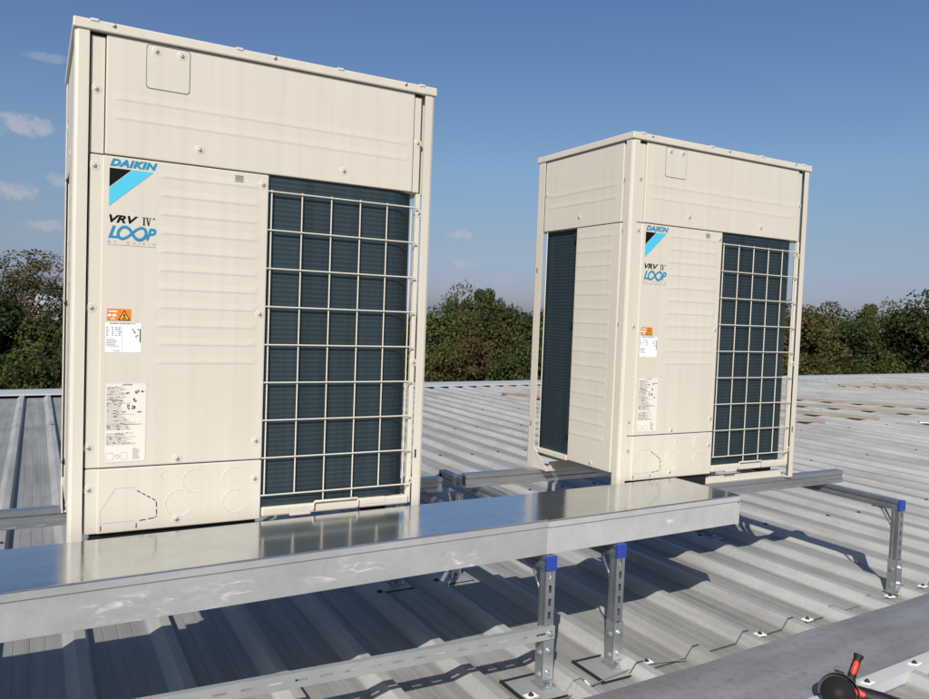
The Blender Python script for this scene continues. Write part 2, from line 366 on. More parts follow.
# far edge flashing with open rib gaps beneath
q = MB()
def edge(x, dy, z): return (x, far_y(x)+dy, z)
pf = [(-.16, ZR+.040), (-.155, ZR+.064), (.10, ZR+.085), (.40, ZR+.075), (.42, ZR-.1)]
for i in range(len(pf)-1):
    q.add([edge(X0, *pf[i]), edge(X1, *pf[i]), edge(X1, *pf[i+1]), edge(X0, *pf[i+1])], [(0, 1, 2, 3)])
bchild(q.build('edge_flashing', MT['edge_metal']))
q = MB(); q.add([edge(X0, -.05, ZR-.02), edge(X1, -.05, ZR-.02), edge(X1, -.05, ZR+.06), edge(X0, -.05, ZR+.06)], [(0, 1, 2, 3)])
bchild(q.build('edge_gap_sheet', MT['dark_gap']))  # near-black sheet gives the open rib gaps their shade
# grey membrane strip between the two roof slopes
def s_top(x): return -.605 + .05*(x-1.7)
def s_bot(x): return -.950 + .055*(x-2.66)
q = MB(); V = []; F = []; xs = np.linspace(X0, 16, 300); rs = np.random.RandomState(2)
cols = [(0.0, -.016), (.006, -.004), (.2, .004), (.5, .006), (.8, .004), (.985, .0), (1.0, -.012)]
for x in xs:
    wob = .0035*math.sin(x*5.1)+.002*math.sin(x*13.3)
    for k, (f_, dz) in enumerate(cols):
        V.append((x, s_top(x)*(1-f_)+s_bot(x)*f_ + (wob if k < 2 else 0), -.527+dz + .0015*math.sin(x*4+k)))
nc = len(cols)
for i in range(len(xs)-1):
    for k in range(nc-1): F.append((i*nc+k, i*nc+k+1, (i+1)*nc+k+1, (i+1)*nc+k))
q.add(V, F, 0, False); bchild(q.build('membrane_strip', MT['membrane']))
# pale folded flashing below the strip
q = MB()
def fl(x, d, z): return (x, s_bot(x)-d, z)
pf = [(-.01, -.5285), (.02, -.529), (.052, -.531), (.055, -.572)]
for i in range(len(pf)-1): q.add([fl(X0, *pf[i]), fl(16, *pf[i]), fl(16, *pf[i+1]), fl(X0, *pf[i+1])], [(0, 1, 2, 3)])
bchild(q.build('strip_flashing', MT['flashing']))
q = MB(); q.box(X0+.3, X1-.3, -12.8, 9.0, -7.0, -.66); bchild(q.build('wall', MT['wall']))
# square white washers with dark screws along the lap
def washer_mesh():
    q = MB(); q.box(-.024, .024, -.018, .018, 0, .005, 0, .0015); q.lathe([(.0105, .005), (.0105, .008), (.007, .0085), (.006, .014), (0.0001, .0145)], 10, 1); return q
wm = None
WS = [(2.09, -.42, 2), (2.76, -.425, -8), (3.12, -.40, 6), (3.815, -.375, -6), (4.15, -.352, 10), (4.80, -.32, 0), (1.50, -.455, 4), (1.735, -.455, -14)]
for i, (x, y, a) in enumerate(WS):
    if wm is None: o = washer_mesh().build('washer', [MT['washer_white'], MT['black_rubber']]); wm = o
    else: o = wm.copy(); COL.objects.link(o)
    bchild(o); 
    ph = ((x-RX) % PER)/PER; h = RH if ph > .82 and ph < .96 else 0
    o.location = (x, y, ZR + h + .0015); o.rotation_euler = (0, 0, R(a))
for x, d in ((2.69, .03), (3.03, .03), (3.37, .03), (3.7, .03)):
    o = wm.copy(); COL.objects.link(o); bchild(o); o.location = (x, s_bot(x)-d, -.5295); o.rotation_euler = (R(-8), 0, R(5))

# thin earthing wire along the lap
wp = [Vector(p) for p in ((1.40, -.62, -.564), (1.56, -.545, -.5615), (1.70, -.505, -.562), (1.84, -.475, -.5605), (2.0, -.462, -.553), (2.12, -.455, -.561), (2.27, -.49, -.562), (2.4, -.53, -.5625))]; pts = []
for k in range(1, len(wp)-2):
    for n_ in range(8):
        u_ = n_/8; a_, b_, c_, d_ = wp[k-1:k+3]
        pts.append(.5*((2*b_) + (c_-a_)*u_ + (2*a_-5*b_+4*c_-d_)*u_*u_ + (3*b_-a_-3*c_+d_)*u_**3))
q = MB(); q.tube(pts, .0022, 6)
o = q.build('wire', MT['grey_print']); tag(o, 'thin dark wire trailing past the foot plates of the two middle support stands', 'wire')
# ------------------------------------------------------------------ text, flat lettering on a panel facing -Y
def text_bm(body, size, shear=0., bold=0., sx_=1.0, spacing=1.0):
    cu = bpy.data.curves.new('lettering', 'FONT'); cu.body = body; cu.size = 1; cu.shear = shear; cu.offset = bold; cu.space_character = spacing; cu.resolution_u = 4
    ob = bpy.data.objects.new('lettering', cu); COL.objects.link(ob)
    me = bpy.data.meshes.new_from_object(ob.evaluated_get(bpy.context.evaluated_depsgraph_get()))
    bpy.data.objects.remove(ob); bpy.data.curves.remove(cu)
    vs_ = np.array([v.co[:] for v in me.vertices]); fs = [tuple(p.vertices) for p in me.polygons]; bpy.data.meshes.remove(me)
    return vs_, fs
def put_text(mb, body, x0, x1, z0, z1, y, mi=0, **kw):
    """fit the ink box of the text to x0..x1, z0..z1 on the plane y"""
    v, f = text_bm(body, 1, **kw); lo, hi = v.min(0), v.max(0)
    P = [(x0+(p[0]-lo[0])/(hi[0]-lo[0])*(x1-x0), y, z0+(p[1]-lo[1])/(hi[1]-lo[1])*(z1-z0)) for p in v]
    mb.add(P, f, mi); return mb

# ------------------------------------------------------------------ rooftop cooling unit
UW, UD, UH = 1.25, .765, 1.688
SCREW = None
def add_screw(parent, x, y, z, face='front'):
    global SCREW
    if SCREW is None:
        q = MB(); q.lathe([(.0155, 0), (.0135, .0016), (.0105, .0006), (.0095, .0004)], 18, 0)
        q.lathe([(.0095, .0005), (.0075, .0008)], 14, 0); q.lathe([(.0075, .0006), (.0068, .003), (.0042, .0038), (.0001, .0039)], 14, 1)
        q.box(-.0035, .0035, -.0009, .0009, .0035, .0042, 2)
        SCREW = q.build('screw', [MT['ivory'], MT['screw_steel'], MT['dark_gap']]); o = SCREW
    else: o = SCREW.copy(); COL.objects.link(o)
    o.parent = parent; o.location = (x, y, z)
    o.rotation_euler = {'front': (R(90), R(20), 0), 'left': (R(90), 0, R(-90)), 'right': (R(90), 0, R(90)), 'back': (R(90), 0, R(180))}[face]
    return o
def ridge_h(mb, x0, x1, z, y, h=.0011, wdt=.012, mi=0):
    """shallow pressed swage: sharp lower edge, soft upper edge"""
    mb.add([(x0-.02, y, z), (x1+.02, y, z), (x1, y-h, z+wdt*.62), (x0, y-h, z+wdt*.62), (x0-.02, y, z+wdt*2.4), (x1+.02, y, z+wdt*2.4)], [(0, 1, 2, 3), (3, 2, 5, 4), (1, 5, 2), (0, 3, 4)], mi)
def ridge_side(mb, y0, y1, z, x, h=.0011, wdt=.012):
    mb.add([(x, y0-.006, z), (x, y1+.006, z), (x-h, y1, z+wdt*.62), (x-h, y0, z+wdt*.62), (x, y0-.006, z+wdt*2.4), (x, y1+.006, z+wdt*2.4)], [(1, 0, 3, 2), (2, 3, 4, 5), (1, 2, 5), (0, 4, 3)])
def slit(mb, pts, wd, y, mi):
    """closed thin outline on the plane y"""
    n = len(pts); c = np.array(pts); ctr = c.mean(0)
    inner = [tuple(p - (p-ctr)/np.abs(p-ctr).max()*wd) for p in c]
    for i in range(n):
        j = (i+1) % n; mb.poly([(c[i][0], y, c[i][1]), (c[j][0], y, c[j][1]), (inner[j][0], y, inner[j][1]), (inner[i][0], y, inner[i][1])], mi)
def rrect(x0, x1, z0, z1, r, n=5):
    P = []
    for cx_, cz_, a0 in ((x1-r, z1-r, 0), (x0+r, z1-r, 90), (x0+r, z0+r, 180), (x1-r, z0+r, 270)):
        for k in range(n+1): a = R(a0+90*k/n); P.append((cx_+r*math.cos(a), cz_+r*math.sin(a)))
    return P
def ring(mb, cx_, cz_, r, y, a0=0, a1=360, wd=.003, h=.0011, mi=0):
    n = 36; prev = None
    for k in range(n+1):
        a = R(a0+(a1-a0)*k/n); c, s = math.cos(a), math.sin(a)
        cur = [(cx_+(r-wd)*c, y, cz_+(r-wd)*s), (cx_+r*c, y-h, cz_+r*s), (cx_+(r+wd*.4)*c, y, cz_+(r+wd*.4)*s)]
        if prev: mb.add(prev+cur, [(0, 3, 4, 1), (1, 4, 5, 2)], mi)
        prev = cur
def seg_bar(mb, p, q_, wd, y, mi):
    p, q_ = Vector((p[0], 0, p[1])), Vector((q_[0], 0, q_[1])); d = (q_-p).normalized(); nn = Vector((-d.z, 0, d.x))*wd/2
    mb.poly([tuple((c.x, y, c.z)) for c in (p-nn, q_-nn, q_+nn, p+nn)], mi)

def make_unit():
    root = empty('cooling_unit', (0, 0, 0))
    iv = MT['ivory']
    # lid
    q = MB(); q.box(-.005, UW+.005, -.006, UD+.006, 1.656, UH, 0, .004)
    for x in (.055, .5, .86, 1.19): q.box(x-.012, x+.012, -.0085, .01, UH-.006, UH+.003, 0, .002)
    lid = q.build('lid', iv, root)
    for x in (.11, .62, 1.12):
        q = MB(); q.lathe([(.006, 0), (.006, .003), (.0001, .0035)], 10, 0, Matrix.Translation((x, -.0065, 1.68)) @ Matrix.Rotation(R(90), 4, 'X')); q.build('lid_screw', MT['screw_steel'], lid)
    # fan openings on the lid
    for cx_ in (.33, .92):
        q = MB()
        for r in (.06, .12, .18, .24): q.tube([(cx_+r*math.cos(R(a)), .385+r*math.sin(R(a)), UH+.012) for a in range(0, 361, 12)], .003, 5)
        for a in range(0, 180, 30): q.tube([(cx_-.25*math.cos(R(a)), .385-.25*math.sin(R(a)), UH+.014), (cx_+.25*math.cos(R(a)), .385+.25*math.sin(R(a)), UH+.014)], .003, 5)
        q.lathe([(.265, 0), (.26, .012), (.25, .012), (.245, 0.001)], 40, 0, Matrix.Translation((cx_, .385, UH)))
        q.build('fan_guard', iv, lid)
    # corner posts (rounded angle section)
    def post(sx_, sy_):
        e_ = .046 if sy_ > 0 else .068
        poly = [(0, e_), (0, .012), (.0035, .0035), (.012, 0), (.042, 0), (.042, .004), (.013, .004), (.006, .008), (.004, .014), (.004, e_)]
        X = (lambda v: v) if sx_ > 0 else (lambda v: UW-v); Y = (lambda v: v) if sy_ > 0 else (lambda v: UD-v)
        P = [(X(a), Y(b_)) for a, b_ in poly]
        if sx_*sy_ < 0: P = P[::-1]
        q = MB(); q.prism(P, 'z', 0.0, 1.6555); return q, X, Y
    for sx_ in (1, -1):
        for sy_ in (1, -1):
            q, X, Y = post(sx_, sy_)
            if sy_ < 0:   # wide foot gusset of the rear posts
                xx = sorted((X(0.0), X(.004)))
                q.prism([(Y(.069), .0), (Y(.20), .0), (Y(.19), .012), (Y(.075), .105), (Y(.069), .105)], 'x', xx[0], xx[1])
                q.box(min(X(.004), X(.06)), max(X(.004), X(.06)), min(Y(.02), Y(.19)), max(Y(.02), Y(.19)), .0, .004)
            else: q.box(min(X(.004), X(.06)), max(X(.004), X(.06)), .005, .12, .0, .004)
            if sx_ < 0 and sy_ > 0: q.box(UW-.036, UW-.029, -.0006, .001, .245, .278, 1)
            if sx_ > 0 and sy_ < 0:
                for zz in (.22, 1.06): q.box(-.0006, .001, UD-.032, UD-.025, zz, zz+.03, 1)
            q.build('corner_post', [iv, MT['dark_gap']], root)
    # inner carcass: plenum and electrics box, closes the view between panels
    q = MB(); q.box(.03, UW-.03, .03, UD-.03, 1.277, 1.654); q.box(.05, .612, .02, .405, .086, 1.276); q.build('inner_casing', MT['ivory'], root)
    # base tray and foot bars
    q = MB(); q.box(.046, UW-.046, .03, UD-.03, .06, .086, 0, .003); q.box(.618, 1.195, .002, .03, .064, .098, 0, .006)
    q.box(.72, .80, .001, .02, .058, .07, 0, .004); q.box(.99, 1.10, .001, .02, .075, .1, 0, .004)
    q.box(.004, .03, .41, .70, .086, .112, 0, .004)
    q.build('base_tray', iv, root)
    q = MB(); q.box(.064, .60, .022, .034, .001, .0595); q.build('base_gap_strip', MT['black_plastic'], root)  # black strip standing in for the shadow gap under the front panels
    for y0 in (.035, .62):
        q = MB(); q.prism([(y0, 0), (y0+.10, 0), (y0+.10, .006), (y0+.02, .006), (y0+.016, .036), (y0, .036)], 'x', .062, UW-.062); q.build('foot_bar', iv, root)
    q = MB()
    q.box(1.02, 1.12, .045, .115, .036, .0605, 0, .006)
    q.build('rubber_pad', MT['black_rubber'], root)
    # ---------------- front
    q = MB(); q.box(.091, 1.166, .005, .026, 1.280, 1.654, 0, .003)
    for z in (1.452, 1.392): ridge_h(q, .13, 1.13, z, .005)
    slit(q, rrect(.207, .343, 1.506, 1.660-.012, .012), .0018, .0045, 1)
    up = q.build('upper_panel', [iv, MT['seam']], root)
    q = MB(); q.prism(rrect(.2095, .3405, 1.5085, 1.6455, .010), 'y', .0032, .0052); cov = q.build('access_cover', iv, up)
    for x in (.238, .316): add_screw(cov, x, .0033, 1.628)
    for x, z in ((.379, 1.331), (.888, 1.325)): add_screw(up, x, .005, z)
    for x0, x1, scr in ((.047, .088, ((.064, 1.48),)), (1.170, 1.198, ((1.188, 1.47),))):
        q = MB(); q.box(x0, x1, .012, .03, 1.280, 1.645, 0, .002); q.box(x0, x1, .014, .03, 1.645, 1.655, 1)
        fl_ = q.build('corner_flange', [iv, MT['dark_gap']], root)
        for x, z in scr: add_screw(fl_, x, .012, z)
    # main service panel with swages
    q = MB(); q.box(.047, .086, .010, .03, .274, 1.276, 0, .003); q.box(.084, .614, .005, .03, .274, 1.276, 0, .004)
    for k in range(11): ridge_h(q, .272, .566, 1.222-.0612*k, .005, h=.0013)
    pan = q.build('front_panel', iv, root)
    for x, z in ((.062, 1.24), (.594, 1.24), (.060, .79), (.593, .788), (.058, .34), (.591, .34), (.328, .291)): add_screw(pan, x, .010 if x < .08 else .005, z)
    q = MB()
    for k in range(4): q.box(.497, .525, .0035, .006, 1.2405+k*.0062, 1.2435+k*.0062, 0)
    q.build('vent_slot', MT['grey_print'], pan)
    # brand sign: blue heavy italic word over black and cyan triangle
    Y = .0042
    q = MB(); put_text(q, 'DAIKIN', .106, .247, 1.2445, 1.2685, Y, 0, shear=.28, bold=.06, spacing=1.12)
    q.build('brand_lettering', MT['blue_print'], pan)
    q = MB(); q.poly([(.105, Y, 1.238), (.105, Y, 1.178), (.169, Y, 1.238)], 0); q.poly([(.1725, Y, 1.238), (.105, Y, 1.1745), (.105, Y, 1.117), (.236, Y, 1.238)], 1)
    q.build('triangle_emblem', [MT['black_print'], MT['cyan_print']], pan)
    q = MB(); put_text(q, 'VRV', .106, .192, 1.0655, 1.0905, Y, 0, shear=.3, bold=.035); q.box(.2075, .2115, Y-.0003, Y, 1.0645, 1.090); q.box(.2045, .2145, Y-.0004, Y-.0001, 1.0645, 1.0657); q.box(.2045, .2145, Y-.0004, Y-.0001, 1.0888, 1.090)
    seg_bar(q, (.2185, 1.0895), (.2235, 1.0645), .0042, Y, 0); seg_bar(q, (.2285, 1.0895), (.2242, 1.0645), .0018, Y-.0002, 0); q.box(.2150, .2222, Y-.0004, Y-.0001, 1.0888, 1.090); q.box(.2258, .2315, Y-.0004, Y-.0001, 1.0888, 1.090)
    ring(q, .2395, 1.0875, .0028, Y, wd=.0012, h=0, mi=0); q.build('model_lettering', MT['black_print'], pan)
    q = MB(); put_text(q, 'L', .104, .134, 1.016, 1.056, Y, 0, shear=.3, bold=.03); put_text(q, 'P', .2165, .248, 1.016, 1.056, Y, 0, shear=.3, bold=.03)
    prev = None
    for k in range(73):      # the two joined Os: a slanted infinity ribbon
        a = 2*math.pi*k/72; d = 1+math.sin(a)**2; px, pz = .0415*math.cos(a)/d, .0415*math.sin(a)*math.cos(a)/d*1.30
        a2 = a+.01; d2 = 1+math.sin(a2)**2; tx, tz = .0415*math.cos(a2)/d2-px, .0415*math.sin(a2)*math.cos(a2)/d2*1.30-pz
        L = math.hypot(tx, tz); nx, nz = -tz/L*.0042, tx/L*.0042
        sh = .22; c = lambda X, Z: (.1745+X+Z*sh, Y-.00002*k, 1.0355+Z)
        cur = [c(px-nx, pz-nz), c(px+nx, pz+nz)]
        if prev: q.add(prev+cur, [(0, 2, 3, 1)])
        prev = cur
    q.build('loop_lettering', MT['blue_print'], pan)
    q = MB(); put_text(q, 'BY  DAIKIN', .103, .246, 1.000, 1.009, Y, 0, spacing=1.7); q.box(.103, .246, Y, Y+.0004, .9945, .9960); q.build('tagline_lettering', MT['faint_print'], pan)
    # orange warning sticker
    q = MB(); Y1, Y2, Y3 = .0042, .0037, .0032
    q.poly([(.105, Y1, .752), (.176, Y1, .752), (.176, Y1, .79), (.105, Y1, .79)], 0)
    q.poly([(.138, Y2, .7535), (.174, Y2, .7535), (.156, Y2, .787)], 1); q.poly([(.1425, Y3, .756), (.1695, Y3, .756), (.156, Y3, .7815)], 2)
    q.box(.1535, .1585, Y3-.0006, Y3, .764, .774, 1); q.box(.149, .163, Y3-.0006, Y3, .7585, .7615, 1)
    for cx_, rr_ in ((.1125, .0055), (.127, .0062)): q.poly([(cx_+rr_*math.cos(R(a)), Y2, .769+.8*rr_*math.sin(R(a))) for a in range(0, 360, 30)], 3)
    q.box(.110, .135, Y2, Y2+.0003, .7795, .7835, 3); q.box(.116, .128, Y2, Y2+.0003, .7565, .760, 3)
    q.build('warning_sticker', [MT['orange_print'], MT['black_print'], MT['yellow_print'], MT['white_print']], pan)
    # white rating plate with small print
    q = MB(); q.poly([(.101, Y1, .649), (.208, Y1, .649), (.208, Y1, .745), (.101, Y1, .745)], 0); rn = random.Random(7)
    put_text(q, 'DAIKIN EUROPE N.V.', .113, .192, .7405, .7445, Y2, 1, bold=.02)
    for k in range(5): 
        z = .728-k*.0062
        for x in (.103, .119, .129, .139):
            if rn.random() < .8: q.box(x, x+rn.uniform(.005, .010), Y2, Y2+.0002, z, z+.0026, 2)
    for k in range(5): q.box(.103, .103+rn.uniform(.02, .043), Y2, Y2+.0002, .690-k*.0052, .6918-k*.0052, 2)
    q.box(.150, .1506, Y2, Y2+.0002, .652, .731, 2); q.box(.203, .2062, Y2, Y2+.0002, .683, .727, 1); q.box(.124, .146, Y2, Y2+.0002, .653, .6545, 2)
    for x, z in ((.180, .722), (.184, .716), (.186, .711), (.196, .722), (.194, .703), (.190, .699)): q.box(x, x+.005, Y2, Y2+.0002, z, z+.0045, 2)
    q.build('rating_plate', [MT['plate_white'], MT['black_print'], MT['grey_print']], pan)
    # long caution label with small print and pictograms
    q = MB(); q.poly([(.104, Y1, .290), (.228, Y1, .290), (.228, Y1, .551), (.104, Y1, .551)], 0)
    slit(q, [(.1055, .2915), (.2265, .2915), (.2265, .5495), (.1055, .5495)], .0007, Y1-.0003, 2)
    put_text(q, 'CAUTION', .154, .184, .5415, .5465, Y2, 1, bold=.02)
    z = .536
    while z > .345:
        blk = rn.random()
        if blk < .12: z -= .004; continue
        ln = rn.uniform(.035, .062) if z > .45 else rn.uniform(.04, .085); x = .109
        while x < .109+ln:
            w_ = rn.uniform(.004, .013); q.box(x, min(x+w_, .222), Y2, Y2+.0002, z, z+.0019, 2 if rn.random() < .75 else 1); x += w_+.0016
        z -= .0041
    for x, z, w_, h_ in ((.193, .512, .013, .02), (.186, .485, .013, .018), (.183, .463, .012, .014), (.211, .518, .011, .008), (.169, .462, .009, .02), (.165, .513, .012, .008), (.20, .452, .016, .005)):
        for _ in range(7):
            a, b_ = rn.uniform(0, w_*.6), rn.uniform(0, h_*.6); q.box(x+a, x+a+w_*.35, Y2-.0002, Y2, z+b_, z+b_+h_*.28, 1 if rn.random() < .6 else 2)
    q.box(.109, .215, Y2, Y2+.0002, .413, .4142, 1)
    for x in (.116, .144, .172): ring(q, x, .404, .0045, Y2, wd=.0012, h=0, mi=2)
    for x, w_ in ((.109, .022), (.152, .02)): slit(q, [(x, .298), (x+w_, .298), (x+w_, .322), (x, .322)], .001, Y2, 2)
    ring(q, .142, .31, .006, Y2, wd=.0015, h=0, mi=2)
    for k in range(8): q.box(.188, .188+rn.uniform(.012, .026), Y2, Y2+.0002, .332-k*.0047, .3345-k*.0047, 2)
    q.build('caution_label', [MT['label_paper'], MT['black_print'], MT['faint_print']], pan)
    # lower knock-out panel
    q = MB(); q.box(.047, .086, .010, .03, .058, .270, 0, .003); q.box(.084, .614, .005, .03, .058, .270, 0, .004)
    for cx_, cz_, r, a0, a1 in ((.290, .238, .014, 60, 300), (.388, .214, .040, 40, 300), (.520, .212, .040, 40, 300), (.338, .140, .045, 40, 330), (.522, .132, .040, 40, 320)): ring(q, cx_, cz_, r, .005, a0, a1)
    for a, c in (((.097, .072), (.096, .133)), ((.096, .133), (.140, .204)), ((.14, .204), (.2, .204)), ((.1, .092), (.2, .092))): seg_bar(q, a, c, .0016, .0046, 1)
    path = [(.203, .194), (.265, .153), (.267, .104), (.262, .097), (.209, .091)]
    for a, c in zip(path[:-1], path[1:]):
        L = math.hypot(c[0]-a[0], c[1]-a[1]); n = max(1, int(L/.018))
        for k in range(n):
            f0, f1 = (k+.12)/n, (k+.82)/n; seg_bar(q, (a[0]+(c[0]-a[0])*f0, a[1]+(c[1]-a[1])*f0), (a[0]+(c[0]-a[0])*f1, a[1]+(c[1]-a[1])*f1), .0032, .0044, 2)
    for x in (.097, .204): seg_bar(q, (x, .067), (x, .084), .003, .0044, 2)
    low = q.build('lower_panel', [iv, MT['faint_print'], MT['dark_gap']], root)
    for x, z in ((.060, .204), (.590, .205), (.330, .085)): add_screw(low, x, .010 if x < .08 else .005, z)
    # right hand strip beside the grille
    q = MB(); q.box(1.188, 1.206, .010, .03, .066, 1.276, 0, .002); stp = q.build('side_strip', iv, root)
    for z in (1.201, .62, .155): add_screw(stp, 1.200, .0095, z)
    # coil: block with rounded corners
    P = [(.616, .016), (1.097, .016)]
    for k in range(1, 7): a = R(-90+15*k); P.append((1.097+.105*math.cos(a), .121+.105*math.sin(a)))
    P += [(1.202, .65)]
    for k in range(1, 7): a = R(15*k); P.append((1.132+.07*math.cos(a), .65+.07*math.sin(a)))
    P += [(.09, .735)]
    for k in range(1, 7): a = R(90+15*k); P.append((.09+.06*math.cos(a), .675+.06*math.sin(a)))
    P += [(.03, .412), (.616, .412)]
    q = MB(); n = len(P); q.prism(P, 'z', .0865, 1.2765); q.build('coil', MT['coil'], root)
    # wire guard
    q = MB(); r = .0027; yv, yh = .004, -.0012
    for x, z0 in ((.625, .143), (.735, .140), (.845, .101), (.957, .101), (1.065, .143), (1.166, .143)): q.tube([(x, yv, z0), (x, yv, 1.226)], r, 8)
    for k in range(9): q.tube([(.612, yh, 1.220-k*.1346), (1.190, yh, 1.220-k*.1346)], r, 8)
    q.tube([(.807, -.004, .078), (.807, -.006, .100), (.811, -.006, .107), (.977, -.006, .107), (.981, -.006, .100), (.981, -.004, .075)], .0036, 8)
    q.build('wire_guard', iv, root)
    # ---------------- left side
    q = MB(); q.box(.005, .026, .068, .694, 1.280, 1.654, 0, .003)
    for z in (1.452, 1.392): ridge_side(q, .11, .65, z, .005)
    us = q.build('side_upper_panel', iv, root); add_screw(us, .005, .387, 1.331, 'left')
    for y0, y1, ys in ((.048, .066, .056), (.6945, .6965, None)):
        q = MB(); q.box(.011, .03, y0, y1, 1.280, 1.645, 0, .002); q.box(.013, .03, y0, y1, 1.645, 1.655, 1); q.build('corner_flange', [iv, MT['dark_gap']], root)
    q = MB(); q.box(.011, .03, .048, .066, .092, 1.276, 0, .002); q.box(.004, .03, .066, .402, .092, 1.276, 0, .004)
    for k in range(15): ridge_side(q, .125, .388, 1.216-.0705*k, .004)
    sp2 = q.build('side_panel', iv, root)
    for z in (1.241, .80): add_screw(sp2, .0105, .056, z, 'left')
    add_screw(us, .0105, .056, 1.476, 'left'); add_screw(us, .005, .680, 1.476, 'left')
    add_screw(sp2, .004, .212, .112, 'left')
    q = MB(); cx_, cz_ = .142, .50     # faint round knock-out
    prev = None
    for k in range(29):
        a = R(40+k*9.5); c, s = math.cos(a), math.sin(a); cur = [(.004, cx_+.024*c, cz_+.024*s), (.003, cx_+.027*c, cz_+.027*s), (.004, cx_+.0285*c, cz_+.0285*s)]
        if prev: q.add(prev+cur, [(0, 1, 4, 3), (1, 2, 5, 4)])
        prev = cur
    q.build('knock_out', iv, sp2)
    for z in (.215, .79, 1.228):
        q = MB(); q.box(-.002, .012, .402, .418, z, z+.022, 0, .003); q.lathe([(.006, 0), (.006, .004), (.0001, .005)], 8, 0, Matrix.Translation((-.002, .405, z+.011)) @ Matrix.Rotation(R(-90), 4, 'Y')); q.build('coil_bracket', MT['black_plastic'], root)
    # slim uprights guarding the open coil side
    q = MB(); q.tube([(.012, .668, .10), (.012, .668, 1.277)], .003, 6); q.build('coil_edge_wire', MT['ivory'], root)
    # ---------------- right side and back
    q = MB(); q.box(UW-.026, UW-.005, .05, .714, 1.280, 1.654, 0, .003)
    for z in (1.452, 1.392): ridge_side(q, .11, .65, z, UW-.005, h=-.0022)
    q.build('side_upper_panel', iv, root)
    q = MB(); q.box(.05, UW-.05, UD-.026, UD-.005, 1.280, 1.654, 0, .003); q.build('back_upper_panel', iv, root)
    q = MB()
    for y in (.22, .34, .46, .58, .68): q.tube([(UW-.012, y, .12), (UW-.012, y, 1.226)], r, 6)
    for k in range(9): q.tube([(UW-.008, .22, 1.220-k*.1346), (UW-.008, .70, 1.220-k*.1346)], r, 6)
    q.build('side_wire_guard', iv, root)
    q = MB()
    for k in range(1, 11): q.tube([(.08+k*.109, UD-.012, .12), (.08+k*.109, UD-.012, 1.226)], r, 6)
    for k in range(9): q.tube([(.15, UD-.008, 1.220-k*.1346), (UW-.05, UD-.008, 1.220-k*.1346)], r, 6)
    q.build('back_wire_guard', iv, root)
    return root
u1 = make_unit(); u1.location = (0, 0, 0)
G1 = 'ivory rooftop cooling units'
u2 = copy_tree(u1); u2.location = (2.293, .038, 0)
tag(u1, 'tall ivory cooling unit nearest the camera at left, only its front visible', 'cooling unit', G1)
tag(u2, 'farther ivory cooling unit at right, showing both its front and its dark slatted left side', 'cooling unit', G1)

# ------------------------------------------------------------------ galvanised cable trunking in front of the units
tr = empty('cable_trunking', (2.655, -.366, -.068), R(2.1), 'long shiny galvanised steel trunking box running in front of both cooling units', 'trunking')
LT = 4.2; WT = .385; HT = .133
SPL = -1.075
for nm, x0, x1, dz in (('duct_side', -LT, SPL, .0), ('duct_side_pale', SPL+.001, -.004, -.003)):
    q = MB(); q.box(x0, x1, .002, WT-.002, 0.0, HT-.004+dz, 0, .001); q.build('trunk_body', MT[nm], tr)
    q = MB(); q.box(x0, x1, -.003, WT, HT-.006+dz, HT+dz, 0, .0025); q.box(x0, x1, -.003, .001, HT-.027+dz, HT-.0062+dz, 1)
    q.build('trunk_cover', [MT['duct_top'], MT[nm]], tr)
q = MB(); q.box(-.0035, .0, .001, WT-.001, .001, HT-.008); q.box(-.024, -.0035, -.0005, .0015, .0, HT-.03); q.lathe([(.004, 0), (.004, .0015), (.0001, .002)], 10, 1, Matrix.Translation((-.013, -.001, HT-.035)) @ Matrix.Rotation(R(90), 4, 'X'))
q.build('end_plate', [MT['duct_side_pale'], MT['dark_gap']], tr)

# ------------------------------------------------------------------ mounting rails, stands
def chan(w_, h):
    """rail section with a shallow groove on both flanks (width, height)"""
    g0, g1, d, e = h*.30, h*.70, .007, .004
    return [(-w_/2, -h), (w_/2, -h), (w_/2, -h+g0), (w_/2-d, -h+g0+e), (w_/2-d, -h+g1-e), (w_/2, -h+g1), (w_/2, 0), (-w_/2, 0), (-w_/2, -h+g1), (-w_/2+d, -h+g1-e), (-w_/2+d, -h+g0+e), (-w_/2, -h+g0)]
ZB = -.07
def rail(x0, x1, y, label):
    q = MB(); q.prism([(y+a, b_) for a, b_ in chan(.052, .069)], 'x', x0, x1)
    o = q.build('mounting_rail', MT['strut']); o.location.z = -.001
    for xe in (x0-.0005, x1+.0005):
        q = MB(); q.poly([(xe, y-.017, -.012), (xe, y+.017, -.012), (xe, y+.017, -.060), (xe, y-.017, -.060)]); q.build('rail_opening', MT['dark_gap'], o)
    q = MB(); n = int((x1-x0-.1)/.1)
    for k in range(n): q.box(x0+.06+k*.1, x0+.10+k*.1, y-.03, y-.0255, -.0655, -.0625)
    q.build('flange_slot', MT['bright_zinc'], o)
    return tag(o, label, 'rail', 'galvanised rails under the cooling units')
rail(-1.15, 1.69, .058, 'front galvanised rail under the left cooling unit, mostly hidden behind the trunking')
rail(-1.15, 1.69, .675, 'rear galvanised rail poking out left of the left cooling unit')
rail(1.84, 4.01, .085, 'front galvanised rail of the right cooling unit, reaching out over the roof to the right')
rail(1.84, 4.01, .70, 'rear galvanised rail of the right cooling unit, seen between the two units')

